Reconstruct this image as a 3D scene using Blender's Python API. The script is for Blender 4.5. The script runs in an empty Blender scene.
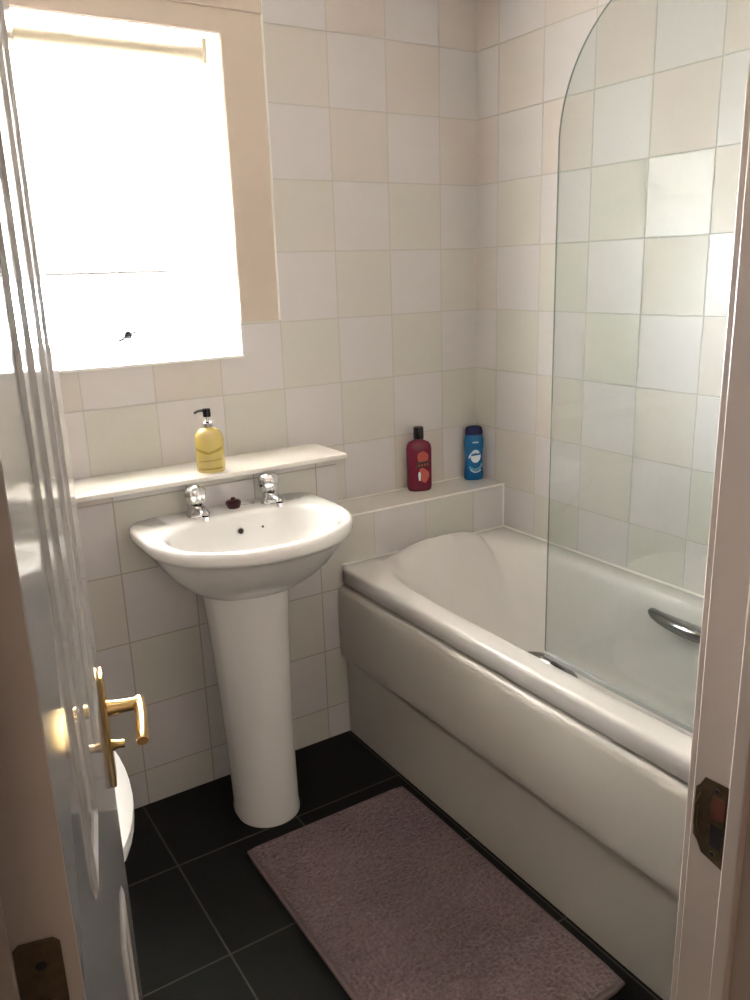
import bpy, math, random
from mathutils import Vector, Matrix
random.seed(7)
C = bpy.context.scene.collection
S = bpy.context.scene
pi = math.pi

# ------------------------------------------------------------------ camera, light, exposure
CAM = Vector((-1.8493, -2.2613, 1.4687))
YAW, PITCH, ROLL, FPX = 0.5586, -0.27288, -0.03222, 818.16
fwd = Vector((math.sin(YAW)*math.cos(PITCH), math.cos(YAW)*math.cos(PITCH), math.sin(PITCH)))
rt = Vector((math.cos(YAW), -math.sin(YAW), 0)); up = rt.cross(fwd)
r2 = math.cos(ROLL)*rt + math.sin(ROLL)*up; u2 = -math.sin(ROLL)*rt + math.cos(ROLL)*up
cd = bpy.data.cameras.new('camera'); cam = bpy.data.objects.new('camera', cd); C.objects.link(cam)
cd.sensor_fit = 'VERTICAL'; cd.sensor_height = 32; cd.lens = FPX/1000*32; cd.clip_start = .02
cam.matrix_world = Matrix(((r2.x, u2.x, -fwd.x, CAM.x), (r2.y, u2.y, -fwd.y, CAM.y), (r2.z, u2.z, -fwd.z, CAM.z), (0, 0, 0, 1)))
S.camera = cam
S.view_settings.view_transform = 'Standard'; S.view_settings.look = 'None'
S.view_settings.gamma = 1; S.view_settings.use_curve_mapping = False
S.view_settings.exposure = 3.1
w = bpy.data.worlds.new('world'); S.world = w; w.use_nodes = True
bg = w.node_tree.nodes['Background']; bg.inputs[0].default_value = (.95, .98, 1, 1); bg.inputs[1].default_value = 4.5

def area(name, loc, rot, sx, sy, power, col):
    l = bpy.data.lights.new(name, 'AREA'); l.shape = 'RECTANGLE'; l.size = sx; l.size_y = sy
    l.energy = power; l.color = col
    o = bpy.data.objects.new(name, l); C.objects.link(o); o.location = loc; o.rotation_euler = rot
    return o
# daylight pouring through the window
area('window_daylight', (-1.1, .95, 1.10), (math.radians(-64), 0, math.radians(-4)), 1.7, 1.1, 235, (.935, .95, 1.0))
# unseen warm fill light added in the hall to lift the door edge
area('hall_fill', (-2.3, -3.1, 2.35), (0, 0, 0), .35, .35, 1.25, (1, .85, .70))

# ------------------------------------------------------------------ materials
def new_mat(name):
    m = bpy.data.materials.new(name); m.use_nodes = True
    return m, m.node_tree.nodes, m.node_tree.links, m.node_tree.nodes['Principled BSDF']
def mat(name, col, rough=.5, metal=0, coat=0, noise=0, nscale=20, bump=0, bscale=60, spec=.5, trans=0, ior=1.45, sss=0):
    m, N, L, b = new_mat(name)
    b.inputs['Base Color'].default_value = (*col, 1); b.inputs['Roughness'].default_value = rough
    b.inputs['Metallic'].default_value = metal; b.inputs['Coat Weight'].default_value = coat
    b.inputs['Coat Roughness'].default_value = .04
    b.inputs['Specular IOR Level'].default_value = spec; b.inputs['Transmission Weight'].default_value = trans
    b.inputs['IOR'].default_value = ior
    tc = N.new('ShaderNodeTexCoord')
    if noise:
        n = N.new('ShaderNodeTexNoise'); n.inputs['Scale'].default_value = nscale; n.inputs['Detail'].default_value = 4
        L.new(tc.outputs['Object'], n.inputs['Vector'])
        mx = N.new('ShaderNodeMix'); mx.data_type = 'RGBA'
        mx.inputs[6].default_value = (*[c*(1-noise) for c in col], 1); mx.inputs[7].default_value = (*[min(1, c*(1+noise)) for c in col], 1)
        L.new(n.outputs['Fac'], mx.inputs[0]); L.new(mx.outputs[2], b.inputs['Base Color'])
    if bump:
        n = N.new('ShaderNodeTexNoise'); n.inputs['Scale'].default_value = bscale; n.inputs['Detail'].default_value = 3
        L.new(tc.outputs['Object'], n.inputs['Vector'])
        bp = N.new('ShaderNodeBump'); bp.inputs['Strength'].default_value = bump; bp.inputs['Distance'].default_value = .002
        L.new(n.outputs['Fac'], bp.inputs['Height']); L.new(bp.outputs[0], b.inputs['Normal'])
    return m
def math_node(N, L, op, a, b=None):
    n = N.new('ShaderNodeMath'); n.operation = op
    for i, v in enumerate((a, b)):
        if v is None: continue
        if isinstance(v, (int, float)): n.inputs[i].default_value = v
        else: L.new(v, n.inputs[i])
    return n.outputs[0]
def tile_mat(name, axis, u0, v0, su, sv, cols, grout, gw, rough, spec=.5, checker=True, bump=.25, vaxis='Z', grain=0.0):
    """glazed tiles laid in world position; cols = (white, cream, pink)"""
    m, N, L, b = new_mat(name)
    g = N.new('ShaderNodeNewGeometry'); sp = N.new('ShaderNodeSeparateXYZ'); L.new(g.outputs['Position'], sp.inputs[0])
    u = math_node(N, L, 'DIVIDE', math_node(N, L, 'SUBTRACT', sp.outputs[axis], u0), su)
    v = math_node(N, L, 'DIVIDE', math_node(N, L, 'SUBTRACT', sp.outputs[vaxis], v0), sv)
    fu = math_node(N, L, 'FLOOR', u); fv = math_node(N, L, 'FLOOR', v)
    par = math_node(N, L, 'FLOORED_MODULO', math_node(N, L, 'ADD', fu, fv), 2.0)
    cb = N.new('ShaderNodeCombineXYZ'); L.new(fu, cb.inputs[0]); L.new(fv, cb.inputs[1])
    cb.inputs[2].default_value = 3.3 if axis == 'X' else 8.1
    wn = N.new('ShaderNodeTexWhiteNoise'); L.new(cb.outputs[0], wn.inputs['Vector'])
    def mix(f, a, c):
        x = N.new('ShaderNodeMix'); x.data_type = 'RGBA'
        for sock, val in ((x.inputs[0], f), (x.inputs[6], a), (x.inputs[7], c)):
            if isinstance(val, tuple): sock.default_value = (*val, 1)
            elif isinstance(val, (int, float)): sock.default_value = val
            else: L.new(val, sock)
        return x.outputs[2]
    # cloudy glaze inside one tile
    ns = N.new('ShaderNodeTexNoise'); ns.inputs['Scale'].default_value = 9; ns.inputs['Detail'].default_value = 3
    L.new(g.outputs['Position'], ns.inputs['Vector'])
    pinkf = N.new('ShaderNodeMapRange'); L.new(wn.outputs['Value'], pinkf.inputs[0])
    pinkf.inputs[1].default_value = .35; pinkf.inputs[2].default_value = .75
    hi = N.new('ShaderNodeMapRange'); L.new(fv, hi.inputs[0]); hi.inputs[1].default_value = 1.5; hi.inputs[2].default_value = 3; hi.inputs[4].default_value = 1.2
    pk = math_node(N, L, 'MINIMUM', math_node(N, L, 'MULTIPLY', math_node(N, L, 'ADD', pinkf.outputs[0], hi.outputs[0]), ns.outputs['Fac']), 1.0)
    warm = mix(pk, cols[1], cols[2])
    col = mix(par, cols[0], warm) if checker else mix(wn.outputs['Value'], cols[0], cols[1])
    # grout lines
    du = math_node(N, L, 'ABSOLUTE', math_node(N, L, 'SUBTRACT', math_node(N, L, 'FRACT', u), .5))
    dv = math_node(N, L, 'ABSOLUTE', math_node(N, L, 'SUBTRACT', math_node(N, L, 'FRACT', v), .5))
    d = math_node(N, L, 'MAXIMUM', du, dv)
    gm = N.new('ShaderNodeMapRange'); L.new(d, gm.inputs[0]); gm.inputs[1].default_value = .5-gw; gm.inputs[2].default_value = .5-gw*.55
    L.new(mix(gm.outputs[0], col, grout), b.inputs['Base Color'])
    rr = N.new('ShaderNodeMapRange'); L.new(gm.outputs[0], rr.inputs[0]); rr.inputs[4].default_value = .8
    if checker:   # the cream tiles are duller than the white ones
        L.new(math_node(N, L, 'ADD', math_node(N, L, 'MULTIPLY', par, .22), rough), rr.inputs[3])
    else: rr.inputs[3].default_value = rough
    L.new(rr.outputs[0], b.inputs['Roughness'])
    b.inputs['Specular IOR Level'].default_value = spec
    n2 = N.new('ShaderNodeTexNoise'); n2.inputs['Scale'].default_value = 22; n2.inputs['Detail'].default_value = 2
    mp = N.new('ShaderNodeMapping'); L.new(g.outputs['Position'], mp.inputs[0])
    if checker: mp.inputs['Scale'].default_value = (5, 5, .8)      # vertical brush marks in the glaze
    L.new(mp.outputs[0], n2.inputs['Vector'])
    h = math_node(N, L, 'SUBTRACT', math_node(N, L, 'MULTIPLY', n2.outputs['Fac'], .5), gm.outputs[0])
    if grain:
        n3 = N.new('ShaderNodeTexNoise'); n3.inputs['Scale'].default_value = 180; L.new(g.outputs['Position'], n3.inputs['Vector'])
        h = math_node(N, L, 'ADD', h, math_node(N, L, 'MULTIPLY', n3.outputs['Fac'], grain))
    bp = N.new('ShaderNodeBump'); bp.inputs['Strength'].default_value = bump; bp.inputs['Distance'].default_value = .002
    L.new(h, bp.inputs['Height'])
    if checker:   # no two tiles are set quite flush: each is tilted a hair
        sb = N.new('ShaderNodeVectorMath'); sb.operation = 'SUBTRACT'; L.new(wn.outputs['Color'], sb.inputs[0]); sb.inputs[1].default_value = (.5, .5, .5)
        sc_ = N.new('ShaderNodeVectorMath'); sc_.operation = 'SCALE'; L.new(sb.outputs[0], sc_.inputs[0]); sc_.inputs['Scale'].default_value = .05
        ad = N.new('ShaderNodeVectorMath'); ad.operation = 'ADD'; L.new(g.outputs['Normal'], ad.inputs[0]); L.new(sc_.outputs[0], ad.inputs[1])
        nm = N.new('ShaderNodeVectorMath'); nm.operation = 'NORMALIZE'; L.new(ad.outputs[0], nm.inputs[0]); L.new(nm.outputs[0], bp.inputs['Normal'])
    L.new(bp.outputs[0], b.inputs['Normal'])
    return m

TC = ((.635, .605, .60), (.58, .565, .515), (.615, .545, .51))
GR = (.50, .48, .44)
M = {}
M['tile_far'] = tile_mat('glazed tiles window wall', 'X', -.149, 1.131, .2, .2, TC, GR, .011, .22, .35)
M['tile_right'] = tile_mat('glazed tiles bath wall', 'Y', -.109, 1.131, .2, .2, TC, GR, .011, .23, .25, bump=.6)
M['tile_box'] = tile_mat('glazed tiles pipe boxing', 'X', -.139, .510, .2, .2, TC, (.40, .36, .31), .012, .2)
M['tile_ledge'] = tile_mat('glazed tiles ledge', 'X', -.139, .545, .2, .2, TC, GR, .011, .2)
M['tile_top'] = mat('white ledge tile top', (.66, .63, .58), .22, noise=.04)
M['floor'] = tile_mat('dark slate floor tiles', 'X', -1.013, -.455, .345, .345, ((.0045, .0043, .0036), (.0065, .006, .005), (0, 0, 0)), (.065, .06, .05), .0085, .55, .2, checker=False, bump=.35, vaxis='Y', grain=.5)
M['paint_white'] = mat('white ceiling paint', (.78, .76, .72), .7, bump=.1)
M['peach'] = mat('peach wall paint', (.60, .505, .425), .6, noise=.03, bump=.15)
M['reveal'] = mat('white reveal paint', (.85, .83, .78), .5)
M['beige'] = mat('beige blind roller', (.42, .36, .28), .7)
M['barmat'] = mat('grey blind bar', (.22, .21, .20), .6)
M['leftpaint'] = mat('dull painted side wall', (.30, .25, .21), .7)
M['upvc'] = mat('white window plastic', (.85, .85, .84), .3)
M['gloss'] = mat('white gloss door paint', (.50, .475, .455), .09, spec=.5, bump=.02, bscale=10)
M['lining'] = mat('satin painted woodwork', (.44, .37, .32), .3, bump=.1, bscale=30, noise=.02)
M['hallpaint'] = mat('hall wall paint', (.45, .37, .31), .7, noise=.03)
M['carpet'] = mat('hall carpet', (.25, .19, .15), .95, noise=.2, nscale=200)
M['ceramic'] = mat('white glazed ceramic', (.72, .705, .685), .12, coat=.4)
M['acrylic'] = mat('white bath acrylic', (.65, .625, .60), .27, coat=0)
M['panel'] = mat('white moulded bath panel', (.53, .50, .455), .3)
M['shelf'] = mat('white gloss shelf board', (.74, .71, .66), .18)
M['caulk'] = mat('white silicone bead', (.80, .775, .72), .4)
M['chrome'] = mat('polished chrome', (.72, .72, .72), .07, metal=1)
M['satin'] = mat('dull bath handle metal', (.30, .30, .295), .16, metal=1)
M['brass'] = mat('polished brass', (.78, .55, .24), .16, metal=1)
M['oldbrass'] = mat('tarnished dark brass', (.10, .07, .038), .4, metal=.7, noise=.5, nscale=90, bump=.4, bscale=200)
M['dark'] = mat('dark recess', (.012, .008, .006), .7)
M['redwood'] = mat('bare wood in the latch hole', (.10, .025, .012), .7)
M['black'] = mat('black plastic', (.008, .008, .009), .25)
M['plug'] = mat('dark red rubber', (.045, .006, .010), .4)
M['crimson'] = mat('crimson shower gel', (.16, .008, .030), .12, coat=.3)
M['orange'] = mat('coral label print', (.42, .07, .05), .35)
M['labeldark'] = mat('dark label print', (.05, .01, .012), .35)
M['blue'] = mat('blue bottle plastic', (.010, .13, .34), .22)
M['navy'] = mat('navy cap plastic', (.004, .008, .07), .25)
M['labelwhite'] = mat('white label print', (.62, .74, .80), .35)
M['labelteal'] = mat('light blue label print', (.12, .42, .60), .35)
M['labelgold'] = mat('olive label print', (.30, .21, .03), .4)
M['seal'] = mat('grey clear seal', (.30, .31, .30), .3)

def glass_mat(name, tint, ior=1.5, rough=0.0):
    m, N, L, b = new_mat(name); N.remove(b)
    out = N['Material Output']
    t = N.new('ShaderNodeBsdfTransparent'); t.inputs[0].default_value = (*tint, 1)
    gl = N.new('ShaderNodeBsdfGlossy'); gl.inputs['Roughness'].default_value = rough
    f = N.new('ShaderNodeFresnel')
    ge = N.new('ShaderNodeNewGeometry'); mr = N.new('ShaderNodeMapRange'); L.new(ge.outputs['Backfacing'], mr.inputs[0])
    mr.inputs[3].default_value = ior; mr.inputs[4].default_value = 1/ior; L.new(mr.outputs[0], f.inputs[0])   # both faces of the slab mirror alike
    x = N.new('ShaderNodeMixShader'); L.new(f.outputs[0], x.inputs[0]); L.new(t.outputs[0], x.inputs[1]); L.new(gl.outputs[0], x.inputs[2])
    L.new(x.outputs[0], out.inputs[0]); return m
M['glass'] = glass_mat('shower screen glass', (.90, .93, .925), 1.45, .0)
M['glass_edge'] = mat('green glass edge', (.20, .23, .21), .15)
M['pane'] = glass_mat('window glass', (.95, .96, .96))
def blind_mat():
    m, N, L, b = new_mat('cream blind fabric'); N.remove(b); out = N['Material Output']
    t = N.new('ShaderNodeBsdfTranslucent'); t.inputs[0].default_value = (.85, .82, .76, 1)
    d = N.new('ShaderNodeBsdfDiffuse'); d.inputs[0].default_value = (.8, .77, .70, 1)
    wv = N.new('ShaderNodeTexNoise'); wv.inputs['Scale'].default_value = 300
    x = N.new('ShaderNodeMixShader'); x.inputs[0].default_value = .35
    L.new(t.outputs[0], x.inputs[1]); L.new(d.outputs[0], x.inputs[2]); L.new(x.outputs[0], out.inputs[0]); return m
M['blind'] = blind_mat()
def soap_mat():
    m, N, L, b = new_mat('yellow hand soap')
    b.inputs['Base Color'].default_value = (.54, .44, .15, 1); b.inputs['Roughness'].default_value = .06
    b.inputs['Subsurface Weight'].default_value = .45; b.inputs['Subsurface Radius'].default_value = (.05, .04, .01); b.inputs['Subsurface Scale'].default_value = .4
    b.inputs['Coat Weight'].default_value = .6; return m
M['soap'] = soap_mat()
def mat_pile():
    m, N, L, b = new_mat('mauve chenille pile')
    g = N.new('ShaderNodeNewGeometry')
    n = N.new('ShaderNodeTexNoise'); n.inputs['Scale'].default_value = 120; n.inputs['Detail'].default_value = 3; L.new(g.outputs['Position'], n.inputs['Vector'])
    n2 = N.new('ShaderNodeTexNoise'); n2.inputs['Scale'].default_value = 5; L.new(g.outputs['Position'], n2.inputs['Vector'])
    s = math_node(N, L, 'ADD', math_node(N, L, 'MULTIPLY', n.outputs['Fac'], .7), math_node(N, L, 'MULTIPLY', n2.outputs['Fac'], .3))
    r = N.new('ShaderNodeValToRGB'); L.new(s, r.inputs[0])
    r.color_ramp.elements[0].position = .3; r.color_ramp.elements[0].color = (.075, .047, .049, 1)
    r.color_ramp.elements[1].position = .7; r.color_ramp.elements[1].color = (.205, .138, .142, 1)
    L.new(r.outputs[0], b.inputs['Base Color']); b.inputs['Roughness'].default_value = .95
    b.inputs['Sheen Weight'].default_value = .3; return m
M['pile'] = mat_pile()
M['binding'] = mat('mauve mat binding', (.15, .11, .11), .9, bump=.4, bscale=400)

# ------------------------------------------------------------------ mesh helpers
class MB:
    def __init__(s): s.v = []; s.f = []
    def add(s, vs, fs, T=None):
        o = len(s.v)
        for p in vs:
            p = Vector(p); s.v.append(tuple(T @ p if T is not None else p))
        s.f += [tuple(i+o for i in f) for f in fs]; return s
    def box(s, x0, x1, y0, y1, z0, z1, T=None):
        vs = [(x, y, z) for x in (x0, x1) for y in (y0, y1) for z in (z0, z1)]
        return s.add(vs, [(0, 1, 3, 2), (4, 6, 7, 5), (0, 4, 5, 1), (2, 3, 7, 6), (0, 2, 6, 4), (1, 5, 7, 3)], T)
    def loft(s, rings, cap0=True, cap1=True, T=None, closed=True):
        n = len(rings[0]); vs = [p for r in rings for p in r]; fs = []
        for i in range(len(rings)-1):
            for j in range(n if closed else n-1):
                k = (j+1) % n; fs.append((i*n+j, i*n+k, (i+1)*n+k, (i+1)*n+j))
        if cap0: fs.append(tuple(range(n-1, -1, -1)))
        if cap1: fs.append(tuple(range((len(rings)-1)*n, len(rings)*n)))
        return s.add(vs, fs, T)
    def lathe(s, prof, n=32, T=None, sx=1, sy=1):
        return s.loft([[(r*sx*math.cos(2*pi*k/n), r*sy*math.sin(2*pi*k/n), z) for k in range(n)] for r, z in prof], T=T)
    def tube(s, pts, rad, n=12, T=None, flat=1.0):
        pts = [Vector(p) for p in pts]; rings = []; prev = None
        for i, p in enumerate(pts):
            d = (pts[min(i+1, len(pts)-1)]-pts[max(i-1, 0)]).normalized()
            if prev is None:
                a = Vector((0, 0, 1)) if abs(d.z) < .9 else Vector((1, 0, 0)); u = d.cross(a).normalized()
            else: u = (prev-d*prev.dot(d)).normalized()
            prev = u; v = d.cross(u); r = rad[i] if isinstance(rad, (list, tuple)) else rad
            rings.append([p+u*r*math.cos(2*pi*k/n)+v*r*flat*math.sin(2*pi*k/n) for k in range(n)])
        return s.loft(rings, T=T)
    def prism(s, poly, axis, a0, a1, T=None):
        """poly of 2-D points extruded along axis 'x','y' or 'z'"""
        def P(p, a):
            return {'x': (a, p[0], p[1]), 'y': (p[0], a, p[1]), 'z': (p[0], p[1], a)}[axis]
        return s.loft([[P(p, a0) for p in poly], [P(p, a1) for p in poly]], T=T)
    def build(s, name, m, parent=None, smooth=True, bevel=0, angle=35, loc=None, sub=0):
        me = bpy.data.meshes.new(name); me.from_pydata(s.v, [], s.f); me.update()
        import bmesh
        b = bmesh.new(); b.from_mesh(me); bmesh.ops.recalc_face_normals(b, faces=b.faces); b.to_mesh(me); b.free()
        if smooth:
            for p in me.polygons: p.use_smooth = True
            me.set_sharp_from_angle(angle=math.radians(angle))
        me.materials.append(m)
        o = bpy.data.objects.new(name, me); C.objects.link(o)
        if parent: o.parent = parent
        if loc: o.location = loc
        if bevel:
            x = o.modifiers.new('bevel', 'BEVEL'); x.width = bevel; x.segments = 3; x.limit_method = 'ANGLE'; x.angle_limit = math.radians(40)
        if sub:
            x = o.modifiers.new('sub', 'SUBSURF'); x.levels = sub; x.render_levels = sub
        return o
def empty(name, loc, rz=0):
    o = bpy.data.objects.new(name, None); C.objects.link(o); o.location = loc; o.rotation_euler = (0, 0, rz); o.empty_display_size = .05; return o
def tag(o, label, cat, group=None):
    o['label'] = label; o['category'] = cat
    if group: o['group'] = group
    return o
def struct(o, label=None, cat=None):
    o['kind'] = 'structure'
    if label: o['label'] = label
    if cat: o['category'] = cat
    return o
def selli(cx, cy, a, bf, bb, z, n=48, ef=2.0, eb=2.0):
    """super-ellipse ring; front half (towards -y) and back half may differ"""
    r = []
    for k in range(n):
        t = 2*pi*k/n; c, s_ = math.cos(t), math.sin(t)
        e = ef if s_ < 0 else eb
        q = (abs(c)**e+abs(s_)**e)**(-1/e)
        r.append((cx+a*q*c, cy+(bf if s_ < 0 else bb)*q*s_, z))
    return r
def rrect(x0, x1, y0, y1, z, e, n=96):
    return selli((x0+x1)/2, (y0+y1)/2, (x1-x0)/2, (y1-y0)/2, (y1-y0)/2, z, n, e, e)

# ------------------------------------------------------------------ room shell
XL, YB, DB = -2.03, -1.75, -.156          # left wall, door wall (room face), face of the pipe boxing
WX0, WX1, WZ0, WZ1 = -1.56, -.875, 1.238, 2.092
CEIL = 2.40
struct(MB().box(-2.2, .15, -1.80, .2, -.08, 0).build('floor', M['floor'], smooth=False), 'dark grey slate tiled bathroom floor with thin light joints', 'floor')
struct(MB().box(-2.2, .15, -1.9, .25, CEIL, CEIL+.06).build('ceiling', M['paint_white'], smooth=False), 'plain white bathroom ceiling above the tiled walls', 'ceiling')
f = MB()
f.box(-2.2, WX0, 0, .2, 0, CEIL).box(WX1, .15, 0, .2, 0, CEIL).box(WX0, WX1, 0, .2, 0, WZ0).box(WX0, WX1, 0, .2, WZ1, CEIL)
struct(f.build('wall_far', M['tile_far'], smooth=False), 'window wall of checkered cream and white tiles', 'wall')
struct(MB().box(0, .15, -1.9, 0, 0, CEIL).build('wall_right', M['tile_right'], smooth=False), 'tiled side wall running along the bath', 'wall')
struct(MB().box(-2.2, XL, -1.9, 0, 0, CEIL).build('wall_left', M['leftpaint'], smooth=False), 'plain wall on the toilet side', 'wall')
# wall with the doorway
LX, RX = -1.842, -1.100                   # faces of the door lining
f = MB().box(-2.2, LX-.03, -1.87, YB, 0, CEIL).box(RX+.03, 0, -1.87, YB, 0, CEIL).box(LX-.03, RX+.03, -1.87, YB, 2.06, CEIL)
struct(f.build('wall_near', M['hallpaint'], smooth=False), 'plain wall around the bathroom doorway', 'wall')
# pipe boxing under the shelf and the low ledge by the bath
struct(MB().box(XL, -.668, DB, 0, 0, .934).build('wall_boxing', M['tile_box'], smooth=False), 'tiled pipe boxing behind the washbasin', 'wall')
struct(MB().box(-.668, 0, DB, 0, 0, .738).build('wall_ledge', M['tile_ledge'], smooth=False), 'low tiled ledge across the end of the bath', 'wall')
# plain white top tile and its bright edge bead
struct(MB().box(-.667, -.001, DB-.002, -.001, .7385, .742).build('trim_1', M['tile_top'], bevel=.0012), 'white top of the low ledge at the bath end', 'trim')
c = MB().tube([(-.667, DB-.001, .739), (-.002, DB-.001, .739)], .0032, 8)
c.tube([(-.66, DB-.001, .585), (-.002, DB-.001, .585)], .0035, 8).tube([(-.001, DB, .585), (-.001, -1.74, .585)], .0035, 8)
c.tube([(-.003, DB-.001, .739), (-.003, DB-.001, .585)], .003, 8).tube([(-.66, -.001, .742), (-.002, -.001, .742)], .0028, 8)
struct(c.build('trim_2', M['caulk']), 'white silicone bead along the bath rim and ledge', 'trim')
# painted plaster around the window
f = MB()
f.box(WX1, -.752, -.003, 0, 1.337, WZ1).box(WX0-.1, -.752, -.003, 0, WZ1, 2.149).box(WX0-.1, WX0, -.003, 0, 1.337, WZ1)
struct(f.build('trim_3', M['peach'], smooth=False), 'peach painted surround beside and above the window', 'trim')
struct(MB().box(WX0-.1, -.752, -.009, 0, 2.149, CEIL).build('trim_4', M['peach'], bevel=.003), 'peach painted band above the window up to the ceiling', 'trim')
struct(MB().tube([(-.751, -.002, 1.337), (-.751, -.002, CEIL)], .004, 8).build('trim_5', M['caulk']), 'pale bead between peach paint and tiles', 'trim')
# window reveals
f = MB().box(WX1-.004, WX1, .001, .13, WZ0, WZ1).box(WX0, WX0+.004, .001, .13, WZ0, WZ1).box(WX0, WX1, .001, .13, WZ1-.004, WZ1)
f.box(WX0, WX1, -.006, .13, WZ0-.001, WZ0+.006)
struct(f.build('trim_6', M['reveal'], smooth=False), 'white painted reveal and sill of the window', 'trim')

# ------------------------------------------------------------------ window
win = struct(empty('window_1', (-1.2175, .15, WZ0)), 'bathroom window blown white by daylight, behind a roller blind', 'window')
hw = (WX1-WX0)/2-.004; hh = WZ1-WZ0-.006
f = MB()
for a in ((-hw, -hw+.05, 0, hh), (hw-.05, hw, 0, hh)): f.box(a[0], a[1], -.02, .04, a[2]+.006, a[3])
f.box(-hw+.05, hw-.05, -.02, .04, .006, .056).box(-hw+.05, hw-.05, -.02, .04, hh-.05, hh).box(-hw+.05, hw-.05, -.02, .04, .235, .27)
f.build('window_frame', M['upvc'], win, bevel=.003)
MB().box(-hw+.05, hw-.05, .008, .014, .056, .235).build('pane', M['pane'], win, smooth=False)
MB().box(-hw+.05, hw-.05, .008, .014, .27, hh-.05).build('pane', M['pane'], win, smooth=False)
h = MB().box(-.008, .008, -.034, -.02, .252-.02, .252+.012).tube([(0, -.034, .25), (.0, -.046, .25), (.05, -.048, .247)], .005, 8)
h.build('window_handle', M['upvc'], win)
stay = MB(); stay.lathe([(.001, 0), (.012, .002), (.012, .010), (.006, .014), (.001, .015)], 12, Matrix.Translation((.045, -.022, .076)) @ Matrix.Rotation(pi/2, 4, 'X'))
stay.tube([(.015, -.028, .060), (.03, -.03, .066), (.045, -.032, .080), (.068, -.03, .082)], .004, 8)
so = stay.build('window_catch', M['black'], win); so['label'] = 'small dark catch at the bottom of the window'

bl = tag(empty('roller_blind', (-1.22, .07, 2.05)), 'pale roller blind half lowered in front of the bright window', 'blind')
MB().tube([(-.325, 0, 0), (.312, 0, 0)], .019, 20).build('roller_tube', M['beige'], bl)
MB().box(-.32, .305, .0185, .0195, -.56, 0).build('blind_fabric', M['blind'], bl, smooth=False)
MB().tube([(-.32, .019, -.565), (.305, .019, -.565)], .0075, 10, flat=.6).build('bottom_bar', M['barmat'], bl)
for sx in (-1, 1):
    x = .312 if sx > 0 else -.325
    o = MB().box(min(x, x+sx*.012), max(x, x+sx*.012), -.022, .022, -.026, .036).build('bracket', M['beige'], bl, bevel=.003)

# ------------------------------------------------------------------ shelf above the washbasin
sh = MB().box(XL+.002, -.655, -.205, -.001, .9345, .950).build('wall_shelf', M['shelf'], bevel=.004)
tag(sh, 'long white shelf board above the washbasin taps', 'shelf')

# ------------------------------------------------------------------ bathtub
bath = tag(empty('bathtub', (0, 0, 0)), 'white acrylic bathtub with raised headrest along the tiled side wall', 'bathtub')
n = 288
X0, X1, Y0, Y1 = -.671, -.003, -1.745, DB-.002
def rr_(dl, dr, dn, df, z, e):
    return rrect(X0+dl, X1-dr, Y0+dn, Y1-df, z, e, n)
rings = [rr_(.028, 0, 0, 0, .530, 60), rr_(.003, 0, 0, 0, .530, 60), rr_(0, 0, 0, 0, .533, 60), rr_(0, 0, 0, 0, .569, 60), rr_(.002, 0, 0, 0, .577, 60), rr_(.007, 0, 0, 0, .582, 60), rr_(.013, .002, .002, .002, .583, 50),
         rr_(.045, .030, .04, .035, .583, 12), rr_(.062, .048, .07, .047, .5825, 6), rr_(.072, .056, .08, .058, .576, 5), rr_(.080, .062, .09, .088, .555, 4.6),
         rr_(.100, .072, .10, .135, .50, 4), rr_(.112, .082, .12, .22, .40, 3.8), rr_(.125, .095, .14, .30, .30, 3.6), rr_(.145, .115, .16, .37, .225, 3.4),
         rr_(.175, .145, .19, .42, .190, 3.2), rr_(.24, .21, .30, .52, .180, 3)]
# raised, rounded headrest at the far end
out = []
for i, r in enumerate(rings):
    q = []
    for (x, y, z) in r:
        if i >= 7 and i <= 12 and y > -.55:
            wt = {7: .0, 8: .85, 9: 1.0, 10: .85, 11: .45, 12: .12}[i]
            g = max(0, 1-((x+.345)/.190)**2)**.5*max(0, min(1, (y+.55)/.25))
            z += .064*g*wt; y -= .030*g*wt
        q.append((x, y, z))
    out.append(q)
MB().loft(out, cap0=False, cap1=True).build('tub', M['acrylic'], bath, angle=60)
prof = [(-.640, .522), (-.664, .521), (-.672, .518), (-.678, .511), (-.681, .500), (-.684, .46), (-.685, .40), (-.684, .32), (-.682, .290), (-.678, .279), (-.670, .271), (-.664, .264), (-.662, .25), (-.660, .001), (-.640, .001)]
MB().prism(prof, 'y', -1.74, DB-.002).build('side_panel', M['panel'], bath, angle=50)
def grip(x, sgn, y0, y1, z, dz=0, nm='grab_handle'):
    pts = []; rad = []
    for k in range(13):
        t = k/12; s_ = math.sin(pi*t)
        pts.append((x+sgn*.028*s_**.6, y0+(y1-y0)*t, z+dz*s_)); rad.append(.014+.012*s_**.7)
    MB().tube(pts, rad, 14, flat=.8).build(nm, M['satin'], bath)
grip(-.074, -1, -.87, -1.16, .525)
grip(-.606, .8, -.90, -1.09, .551, .012)
MB().lathe([(.001, 0), (.03, 0), (.033, .003), (.02, .006), (.001, .006)], 24, Matrix.Translation((-.33, -1.42, .181))).build('waste', M['chrome'], bath)

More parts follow.
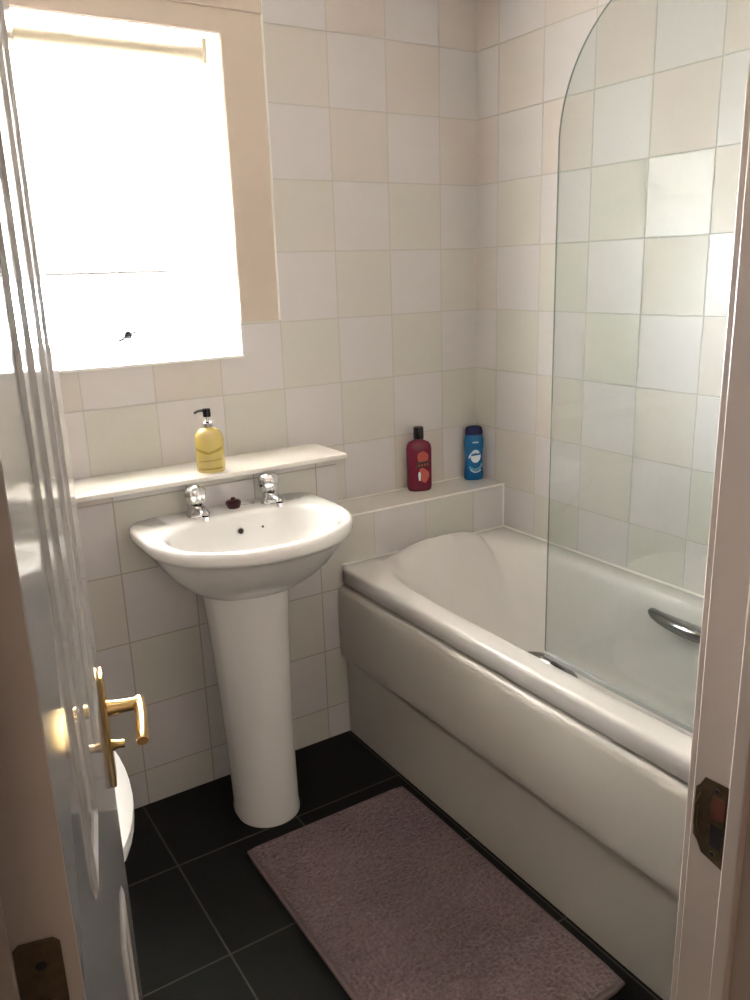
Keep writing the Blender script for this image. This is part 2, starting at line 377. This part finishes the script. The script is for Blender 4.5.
# ------------------------------------------------------------------ glass bath screen
sc = tag(empty('bath_screen', (-.600, -1.74, .593)), 'clear glass bath screen with rounded top corner standing on the bath edge', 'shower screen')
ye, rr0, zt = .750, .27, 1.372
poly = [(0.02, .008), (ye-.006, .008), (ye, .014)]
for k in range(25):
    a = k/24*pi/2; poly.append((ye-rr0+rr0*math.cos(a), zt-rr0+rr0*math.sin(a)))
poly.append((0.02, zt))
MB().prism(poly, 'x', -.003, .003).build('glass_panel', M['glass'], sc, smooth=False)
e = MB()
pts = [(0, a, b) for a, b in poly[1:]]
e.tube(pts, .0014, 6); e.build('glass_edge', M['glass_edge'], sc)
MB().box(-.006, .006, .02, ye-.002, -.002, .010).build('bottom_seal', M['seal'], sc, bevel=.002)
MB().box(-.014, .014, .001, .024, .0, zt+.01).build('wall_profile', M['chrome'], sc, bevel=.003)

# ------------------------------------------------------------------ washbasin
BX = -1.045
bas = tag(empty('washbasin', (BX, -.36, 0)), 'white ceramic pedestal washbasin with two chrome taps', 'washbasin')
bT = Matrix.Translation((-BX, .36, 0))
n = 72
def br(a, bf, z, cy=-.34, back=DB-.001, eb=9.0, ef=2.15):
    return selli(BX, cy, a, bf, back-cy, z, n, ef, eb)
RZ = .848
ext = [br(.072, .05, .655, -.34, -.24), br(.110, .085, .660, -.34, -.22, 3), br(.150, .125, .677, -.33, -.19, 3), br(.190, .165, .706, -.33, -.175, 3.5), br(.219, .198, .740, -.335, DB-.001, 4), br(.240, .222, .775, -.338), br(.252, .238, .800, -.34),
       br(.256, .242, .808), br(.272, .254, .813), br(.276, .258, .822), br(.276, .258, .838), br(.271, .253, .846), br(.263, .245, RZ+.001)]
def inner(a, bf, bb, z, cy=-.39, ef=2.2, eb=2.6): return selli(BX, cy, a, bf, bb, z, n, ef, eb)
ext += [inner(.240, .178, .150, RZ), inner(.231, .170, .142, RZ-.004), inner(.223, .163, .135, RZ-.014), inner(.208, .150, .124, RZ-.05),
        inner(.178, .128, .100, RZ-.095), inner(.130, .100, .070, RZ-.125), inner(.07, .055, .04, RZ-.138), inner(.022, .022, .022, RZ-.142)]
MB().loft(ext, cap0=True, cap1=True, T=bT).build('basin', M['ceramic'], bas, angle=70)
# pedestal
pr = []
for z, r, cy, by in ((.0, .089, -.372, .10), (.012, .090, -.372, .10), (.03, .087, -.371, .10), (.2, .088, -.365, .12), (.4, .093, -.358, .14), (.55, .100, -.352, .15), (.615, .105, -.348, .15), (.68, .110, -.345, .15)):
    pr.append(selli(BX-.015+.0*z, cy, r, r, by, z, 48, 2.0, 3.0))
MB().loft(pr, T=bT).build('pedestal', M['ceramic'], bas, angle=60)
# overflow holes and waste
def ring_at(loc, rot, r, m, nm, inner_m):
    T = bT @ Matrix.Translation(loc) @ rot
    o = MB().lathe([(r*.62, -.002), (r, -.001), (r, .002), (r*.72, .003), (r*.62, .0)], 20, T).build(nm, m, bas)
    MB().lathe([(r*.66, -.001), (r*.66, .0012), (.0005, .0012)], 16, T).build('hole', inner_m, o)
slope = Matrix.Rotation(math.radians(68), 4, 'X')
ring_at((BX+.005, -.2735, .801), slope, .0105, M['chrome'], 'overflow', M['dark'])
MB().lathe([(.001, 0), (.0035, 0), (.0035, .002), (.001, .002)], 10, bT @ Matrix.Translation((BX+.070, -.277, .803)) @ slope).build('chain_hole', M['dark'], bas)
MB().lathe([(.001, 0), (.022, 0), (.021, .003), (.012, .003), (.01, .001), (.001, .001)], 20, bT @ Matrix.Translation((BX, -.39, RZ-.1425))).build('waste', M['chrome'], bas)
# taps
def tap(x):
    p = empty('tap', (x-BX, -.213+.36, RZ+.0005)); p.parent = bas; p.scale = (1.18, 1.18, 1.03)
    T = Matrix.Identity(4)
    b = MB().lathe([(.001, 0), (.023, 0), (.023, .004), (.019, .008), (.017, .022), (.014, .030), (.009, .033), (.001, .034)], 24)
    b.loft([selli(0, -.012, .0155, .012, .02, .006, 16), selli(0, -.020, .017, .024, .02, .010, 16), selli(0, -.026, .0165, .040, .02, .018, 16), selli(0, -.026, .015, .038, .02, .026, 16), selli(0, -.016, .011, .024, .02, .032, 16)])
    b.lathe([(.001, 0), (.009, 0), (.009, .010), (.001, .010)], 16, Matrix.Translation((0, -.056, .004)))
    b.build('tap_body', M['chrome'], p, angle=50)
    h = MB(); nn = 32; rings = []
    for r, z in ((.004, .028), (.011, .031), (.019, .037), (.0235, .047), (.0245, .058), (.0235, .068), (.019, .077), (.010, .083), (.002, .084)):
        rings.append([(r*(1+.07*math.cos(8*2*pi*k/nn)*(r > .01))*math.cos(2*pi*k/nn), r*(1+.07*math.cos(8*2*pi*k/nn)*(r > .01))*math.sin(2*pi*k/nn), z) for k in range(nn)])
    h.loft(rings).build('tap_head', M['chrome'], p, angle=60)
    return p
tap(-1.135); tap(-.920)
MB().lathe([(.001, 0), (.007, 0), (.007, .004), (.003, .007), (.001, .007)], 12, bT @ Matrix.Translation((-.965, -.196, RZ+.0005))).build('chain_stay', M['chrome'], bas)
ch = []
for k in range(13):
    t = k/12; ch.append((-1.005+.04*t, -.200+.004*math.sin(t*9), RZ+.0035))
MB().tube(ch, .0012, 6, T=bT).build('chain', M['chrome'], bas)
pl = MB().lathe([(.001, 0), (.017, 0), (.0185, .005), (.0215, .012), (.0215, .017), (.017, .021), (.007, .023), (.006, .029), (.001, .030)], 24).build('sink_plug', M['plug'], loc=(-1.024, -.200, RZ+.001))
tag(pl, 'small dark red rubber plug lying on the washbasin between the taps', 'plug')

# ------------------------------------------------------------------ toilet (half hidden by the door)
toi = tag(empty('toilet', (-1.676, -.525, 0)), 'white toilet partly hidden behind the open door', 'toilet')
def tr(a, bf, bb, z, cy=0., e=2.3): return selli(0, cy-.0, a, bf, bb, z, 48, 2.0, e)
MB().loft([tr(.105, .20, .25, 0, -.02), tr(.108, .205, .25, .02, -.02), tr(.092, .16, .25, .12, -.02), tr(.105, .19, .25, .22, -.03), tr(.150, .30, .25, .32, -.04), tr(.172, .360, .22, .375, -.04), tr(.176, .368, .22, .392, -.04)]).build('pan', M['ceramic'], toi, angle=60)
MB().loft([tr(.176, .370, .18, .393, -.04), tr(.183, .378, .18, .398, -.04), tr(.184, .380, .18, .408, -.04), tr(.178, .372, .18, .413, -.04)]).build('seat', M['upvc'], toi, angle=60)
MB().loft([tr(.178, .372, .18, .414, -.04), tr(.185, .381, .18, .419, -.04), tr(.184, .380, .18, .430, -.04), tr(.165, .355, .165, .438, -.04), tr(.08, .20, .09, .441, -.04)]).build('lid', M['upvc'], toi, angle=60)
MB().box(-.19, .19, .225, .367, .395, .74).build('cistern', M['ceramic'], toi, bevel=.02)
MB().box(-.197, .197, .218, .368, .741, .765).build('cistern_lid', M['ceramic'], toi, bevel=.008)

# ------------------------------------------------------------------ bath mat
bm = tag(empty('bath_mat', (-.945, -.935, 0)), 'mauve tufted rectangular bath mat on the dark floor beside the bath', 'bath mat')
mw, ml = .500, .842
import random as _r
_r.seed(3)
nx, ny = 200, 340
px_, py_ = .0120, .0085
jit = {}
def J(i, j):
    if (i, j) not in jit: jit[(i, j)] = (_r.uniform(-.3, .3), _r.uniform(-.25, .25), _r.uniform(.7, 1.0))
    return jit[(i, j)]
vs = []; fs = []
iw, il = mw-.022, ml-.022
for j in range(ny+1):
    for i in range(nx+1):
        x = -iw/2+iw*i/nx; y = -il/2+il*j/ny
        ci = round(x/px_); cj = round(y/py_); best = 0
        for a in (-1, 0, 1):
            for b in (-1, 0, 1):
                q = J(ci+a, cj+b)
                dx = (x/px_-(ci+a)-q[0]); dy = (y/py_-(cj+b)-q[1])
                hgt = q[2]*max(0, 1-(dx*dx+dy*dy)*1.15)**.5
                best = max(best, hgt)
        vs.append((x, y, .005+.0145*best))
for j in range(ny):
    for i in range(nx):
        a = j*(nx+1)+i; fs.append((a, a+1, a+nx+2, a+nx+1))
MB().add(vs, fs).build('pile', M['pile'], bm, angle=180)
b = MB().loft([rrect(-mw/2+.001, mw/2-.001, -ml/2+.001, ml/2-.001, .001, 60, 96), rrect(-mw/2, mw/2, -ml/2, ml/2, .003, 60, 96), rrect(-mw/2, mw/2, -ml/2, ml/2, .009, 60, 96), rrect(-mw/2+.003, mw/2-.003, -ml/2+.003, ml/2-.003, .0115, 60, 96), rrect(-iw/2-.001, iw/2+.001, -il/2-.001, il/2+.001, .0110, 60, 96), rrect(-iw/2, iw/2, -il/2, il/2, .0060, 60, 96)])
b.build('binding', M['binding'], bm, angle=60)

# ------------------------------------------------------------------ bottles
# yellow pump soap
yb = tag(empty('soap_dispenser', (-1.062, -.155, .9503), math.radians(-28)), 'clear bottle of yellow hand soap with black pump on the white shelf', 'soap bottle')
MB().lathe([(.035, 0), (.0385, .004), (.0390, .012), (.0390, .088), (.0378, .100), (.033, .111), (.024, .119), (.013, .123), (.012, .126), (.001, .126)], 36, sy=.78).build('bottle', M['soap'], yb)
MB().lathe([(.0125, .124), (.0140, .126), (.0140, .136), (.0100, .139), (.0050, .140), (.0050, .152), (.001, .152)], 20).build('pump_collar', M['chrome'], yb)
ph = MB().lathe([(.0045, .151), (.0105, .152), (.0110, .162), (.0100, .174), (.001, .175)], 18)
ph.tube([(0, 0, .168), (-.014, -.002, .170), (-.025, -.004, .168), (-.033, -.005, .163)], [.0045, .0042, .0035, .003], 10)
ph.build('pump_head', M['black'], yb)
def wrap(parent, nm, m, r, sy, a0, a1, z0f, z1f, k=14, lift=.0006, prof=None):
    """a printed patch lying on the bottle's curved front; z0f/z1f give its lower and upper edge"""
    v = []; fc = []
    for i in range(k+1):
        t = i/k; a = a0+(a1-a0)*t
        for z in (z0f(t), z1f(t)):
            R = (prof(z) if prof else r)+lift
            v.append((R*math.cos(a), R*sy*math.sin(a)-lift*.2, z))
    for i in range(k): fc.append((2*i, 2*i+2, 2*i+3, 2*i+1))
    return MB().add(v, fc).build(nm, m, parent)
D = math.radians
wrap(yb, 'label_print', M['labelgold'], .039, .78, D(205), D(335), lambda t: .052+.012*abs(2*t-1), lambda t: .059+.014*abs(2*t-1))
wrap(yb, 'label_print', M['labelgold'], .039, .78, D(222), D(325), lambda t: .031+.005*t, lambda t: .0335+.006*t)
wrap(yb, 'label_print', M['labelgold'], .039, .78, D(215), D(330), lambda t: .008+.003*t, lambda t: .014+.002*t)
# crimson bottle
rb = tag(empty('shower_gel_bottle', (-.284, -.046, .7423), math.radians(-24)), 'crimson bath gel bottle with square black cap on the low ledge', 'bottle')
def body(rs, parent, m, nn=40, e=2.6):
    MB().loft([[( (abs(math.cos(t))**(2/e))*math.copysign(1, math.cos(t))*a, (abs(math.sin(t))**(2/e))*math.copysign(1, math.sin(t))*b_, z) for t in [2*pi*k/nn for k in range(nn)]] for a, b_, z in rs]).build('bottle', m, parent, angle=60)
body([(.036, .023, 0), (.040, .027, .005), (.0415, .0285, .015), (.0415, .0285, .140), (.039, .027, .152), (.033, .022, .161), (.020, .016, .167), (.014, .013, .170), (.013, .013, .174)], rb, M['crimson'])
MB().lathe([(.001, .172), (.0165, .172), (.0172, .175), (.0165, .207), (.015, .210), (.001, .210)], 28).build('cap', M['black'], rb)
def flat(parent, nm, m, poly, y, th=.0006):
    return MB().prism(poly, 'y', y, y+th).build(nm, m, parent, smooth=False)
def blob(cx, cz, a, b, n=20, wob=0, ph=0): return [(cx+a*(1+wob*math.sin(3*t+ph))*math.cos(t), cz+b*(1+wob*math.cos(2*t+ph))*math.sin(t)) for t in [2*pi*k/n for k in range(n)]]
flat(rb, 'label_print', M['orange'], blob(.008, .112, .018, .024, wob=.08), -.0293)
flat(rb, 'label_print', M['orange'], blob(.010, .055, .016, .026, wob=.15, ph=1), -.0293)
o = flat(rb, 'label_print', M['labeldark'], [(-.016, .078), (.030, .082), (.031, .104), (-.014, .098)], -.0299)
for k, (a, b) in enumerate(((-.008, .0), (.001, .001), (.010, .002), (.019, .003))):
    flat(o, 'lettering', M['orange'], [(a, .085+b), (a+.005, .085+b), (a+.005, .092+b), (a+.002, .092+b)], -.0303)
flat(rb, 'label_print', M['labelwhite'], blob(-.004, .052, .004, .018, wob=.2), -.0299)
rb.scale = (1.03, 1.0, 1.04)
# blue bottle
bb = tag(empty('shampoo_bottle', (-.046, -.046, .7423), math.radians(-24)), 'blue curvy shampoo bottle with navy flip cap in the ledge corner', 'bottle')
body([(.029, .017, 0), (.032, .019, .005), (.0325, .0195, .02), (.0300, .019, .045), (.0285, .0185, .07), (.0300, .019, .095), (.0325, .020, .118), (.0320, .020, .135), (.029, .019, .150), (.0285, .018, .152)], bb, M['blue'], e=2.3)
MB().loft([selli(0, 0, a, b, b, z, 36, 2.4, 2.4) for a, b, z in ((.0285, .018, .1525), (.0295, .019, .154), (.0285, .0185, .170), (.0245, .0165, .179), (.018, .012, .182), (.002, .002, .183))]).build('cap', M['navy'], bb)
def ringpoly(cx, cz, R, r, a0, a1, n=18):
    p = [(cx+R*math.cos(a0+(a1-a0)*k/n), cz+R*1.1*math.sin(a0+(a1-a0)*k/n)) for k in range(n+1)]
    return p+[(cx+r*math.cos(a1+(a0-a1)*k/n), cz+r*1.1*math.sin(a1+(a0-a1)*k/n)) for k in range(n+1)]
flat(bb, 'label_print', M['labelwhite'], blob(.001, .082, .017, .022), -.0200, .001)
flat(bb, 'label_print', M['blue'], [(-.015, .083), (.016, .086), (.016, .094), (-.014, .091)], -.0206, .0006)
flat(bb, 'label_print', M['labelwhite'], ringpoly(.0, .072, .024, .019, D(60), D(170)), -.0206, .0014)
flat(bb, 'label_print', M['labelteal'], ringpoly(.0, .062, .027, .020, D(215), D(350)), -.0200, .001)
flat(bb, 'label_print', M['labelwhite'], ringpoly(.002, .052, .024, .020, D(215), D(320)), -.0206, .0014)
flat(bb, 'label_print', M['labelwhite'], [(-.009, .127), (.010, .127), (.010, .131), (-.009, .131)], -.0212, .002)

bb.scale = (1.06, 1.06, 1.06)

# ------------------------------------------------------------------ door lining, open door, hall
def lining(name, side):
    s_ = 1 if side == 'r' else -1; X = RX if side == 'r' else LX
    def bx(b, a, c_, y0, y1, z1=2.03): b.box(min(X+s_*a, X+s_*c_), max(X+s_*a, X+s_*c_), y0, y1, 0, z1)
    b = MB(); bx(b, 0, .028, -1.885, -1.7475)
    bx(b, -.012, 0, -1.819, -1.800)          # stop
    bx(b, .003, .07, -1.7475, -1.738, 2.09)   # architrave, bathroom side
    bx(b, .004, .07, -1.897, -1.885, 2.09)   # architrave, hall side
    return struct(b.build(name, M['lining'], bevel=.002), ('door lining on the strike plate side with rebate and stop' if side == 'r' else 'door lining on the hinge side'), 'trim')
lr = lining('trim_7', 'r'); ll = lining('trim_8', 'l')
b = MB().box(LX, RX, -1.885, -1.7475, 2.03, 2.058)
struct(b.build('trim_9', M['lining'], bevel=.002), 'head of the door lining', 'trim')
# strike plate on the right lining: lip curving over the edge, two holes
SZ = .846
sx = RX-.0008
poly = [(-1.7955, -.058), (-1.766, -.050), (-1.760, -.038), (-1.754, -.032), (-1.753, -.004), (-1.758, 0), (-1.753, .004), (-1.753, .032), (-1.758, .038), (-1.764, .050), (-1.7955, .052)]
spl = MB().prism([(a, SZ+b_) for a, b_ in poly], 'x', sx-.0012, sx).build('strike_plate', M['oldbrass'], lr, smooth=False); spl['label'] = 'dark tarnished brass strike plate'
MB().box(sx-.0016, sx-.0011, -1.791, -1.776, SZ+.004, SZ+.032).build('latch_hole', M['redwood'], spl, smooth=False)
MB().box(sx-.0016, sx-.0011, -1.791, -1.776, SZ-.034, SZ-.004).build('bolt_hole', M['dark'], spl, smooth=False)
MB().tube([(sx-.001, -1.760, SZ-.028), (sx-.004, -1.757, SZ-.015), (sx-.004, -1.757, SZ+.012), (sx-.001, -1.760, SZ+.026)], .0022, 8).build('lip', M['oldbrass'], spl)
for zz in (-.043, .040):
    MB().lathe([(.001, 0), (.0035, 0), (.003, .001), (.001, .001)], 12, Matrix.Translation((sx-.001, -1.781, SZ+zz)) @ Matrix.Rotation(-pi/2, 4, 'Y')).build('screw', M['dark'], spl)

# the door leaf, opened into the bathroom; local x runs from hinge to latch edge, local -y is the side we see
H = Vector((-1.787, -1.760)); Ee = Vector((-1.6095, -1.060)); dd = (Ee-H); DL = dd.length; ang = math.atan2(dd.y, dd.x)
door = struct(empty('door_1', (H.x, H.y, .008), ang), 'white gloss moulded door standing open into the bathroom', 'door')
DT, DH = .044, 1.98
def bead_rects():
    g = []
    for x0, x1 in ((.172, .285), (DL-.285, DL-.180)):
        g.append((x0, x1, .93, 1.84)); g.append((x0, x1, .20, .62))
    return g
gw_, gd = .007, -.0034
xs = sorted({0, DL} | {v for r in bead_rects() for x in r[:2] for v in (x-gw_, x, x+gw_)})
zs = sorted({0, DH} | {v for r in bead_rects() for z in r[2:] for v in (z-gw_, z, z+gw_)})
def dep(x, z):
    for x0, x1, z0, z1 in bead_rects():
        onx = (abs(x-x0) < 1e-6 or abs(x-x1) < 1e-6) and z0-1e-6 <= z <= z1+1e-6
        onz = (abs(z-z0) < 1e-6 or abs(z-z1) < 1e-6) and x0-1e-6 <= x <= x1+1e-6
        if onx or onz: return gd
    return 0
# local frame: +x along the leaf, normal of the visible face is local -y
lf = MB(); v = [(x, dep(x, z), z) for z in zs for x in xs]; W_ = len(xs)
fc = [(j*W_+i, j*W_+i+1, (j+1)*W_+i+1, (j+1)*W_+i) for j in range(len(zs)-1) for i in range(W_-1)]
o_ = len(v); v2 = [(x, DT-dep(x, z), z) for z in zs for x in xs]
fc2 = [(o_+j*W_+i, o_+(j+1)*W_+i, o_+(j+1)*W_+i+1, o_+j*W_+i+1) for j in range(len(zs)-1) for i in range(W_-1)]
side = []
nz = len(zs)
for j in range(nz-1):
    for i in (0, W_-1): side.append((j*W_+i, (j+1)*W_+i, o_+(j+1)*W_+i, o_+j*W_+i))
for i in range(W_-1):
    for j in (0, nz-1): side.append((j*W_+i, j*W_+i+1, o_+j*W_+i+1, o_+j*W_+i))
lf.add(v+v2, fc+fc2+side).build('leaf', M['gloss'], door, smooth=False)
# hinge-side edge seen from the hall: strip of browner paint, its shade put into the colour
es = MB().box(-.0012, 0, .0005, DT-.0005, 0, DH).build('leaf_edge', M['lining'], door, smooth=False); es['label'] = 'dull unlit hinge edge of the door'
hz = .935
hl = MB().prism([(.010, hz), (.036, hz), (.040, hz+.004), (.040, hz+.098), (.036, hz+.102), (.014, hz+.102), (.010, hz+.098)], 'x', -.003, -.0012)
hl.tube([(.001, DT+.004, hz), (.001, DT+.004, hz+.102)], .003, 10)
ho = hl.build('hinge', M['oldbrass'], door, bevel=.0008); ho['label'] = 'dark tarnished brass hinge'
for zz in (.02, .05, .082):
    MB().lathe([(.001, 0), (.004, 0), (.003, .0012), (.001, .0012)], 12, Matrix.Translation((-.0029, .024, hz+zz)) @ Matrix.Rotation(-pi/2, 4, 'Y')).build('screw', M['dark'], ho)
# brass lever handle on a long back plate
PX_, PZ = DL-.060, .847
hd = empty('door_handle', (PX_, 0, PZ)); hd.parent = door
MB().box(-.021, .021, -.008, 0, -.122, .060).build('back_plate', M['brass'], hd, bevel=.003)
lv = MB().tube([(0, -.008, 0), (0, -.020, 0), (0, -.045, 0), (0, -.054, 0)], [.0125, .0105, .0095, .0095], 16)
lv.tube([(.011, -.052, 0), (-.01, -.054, 0), (-.05, -.055, -.001), (-.100, -.053, -.003), (-.106, -.053, -.003)], [.0095, .0095, .0085, .0095, .008], 16, flat=.8)
lv.build('lever', M['brass'], hd)
MB().tube([(0, -.008, -.062), (0, -.016, -.062), (0, -.026, -.062)], [.009, .006, .0065], 14).build('privacy_turn', M['brass'], hd)

# hall outside (behind the camera)
h = MB().box(-3.0, .4, -3.6, -1.80, -.08, -.001)
struct(h.build('floor_hall', M['carpet'], smooth=False), 'hall floor outside the bathroom', 'floor')
h = MB().box(-3.0, -2.9, -3.6, -1.9, 0, CEIL).box(.3, .4, -3.6, -1.9, 0, CEIL).box(-3.0, .4, -3.7, -3.6, 0, CEIL).box(-3.0, -2.2, -1.9, -1.8, 0, CEIL).box(.0, .4, -1.9, -1.8, 0, CEIL)
struct(h.build('wall_hall', M['hallpaint'], smooth=False), 'hall walls outside the bathroom', 'wall')
struct(MB().box(-3.0, .4, -3.7, -1.9, CEIL, CEIL+.06).build('ceiling_hall', M['paint_white'], smooth=False), 'hall ceiling outside the bathroom', 'ceiling')
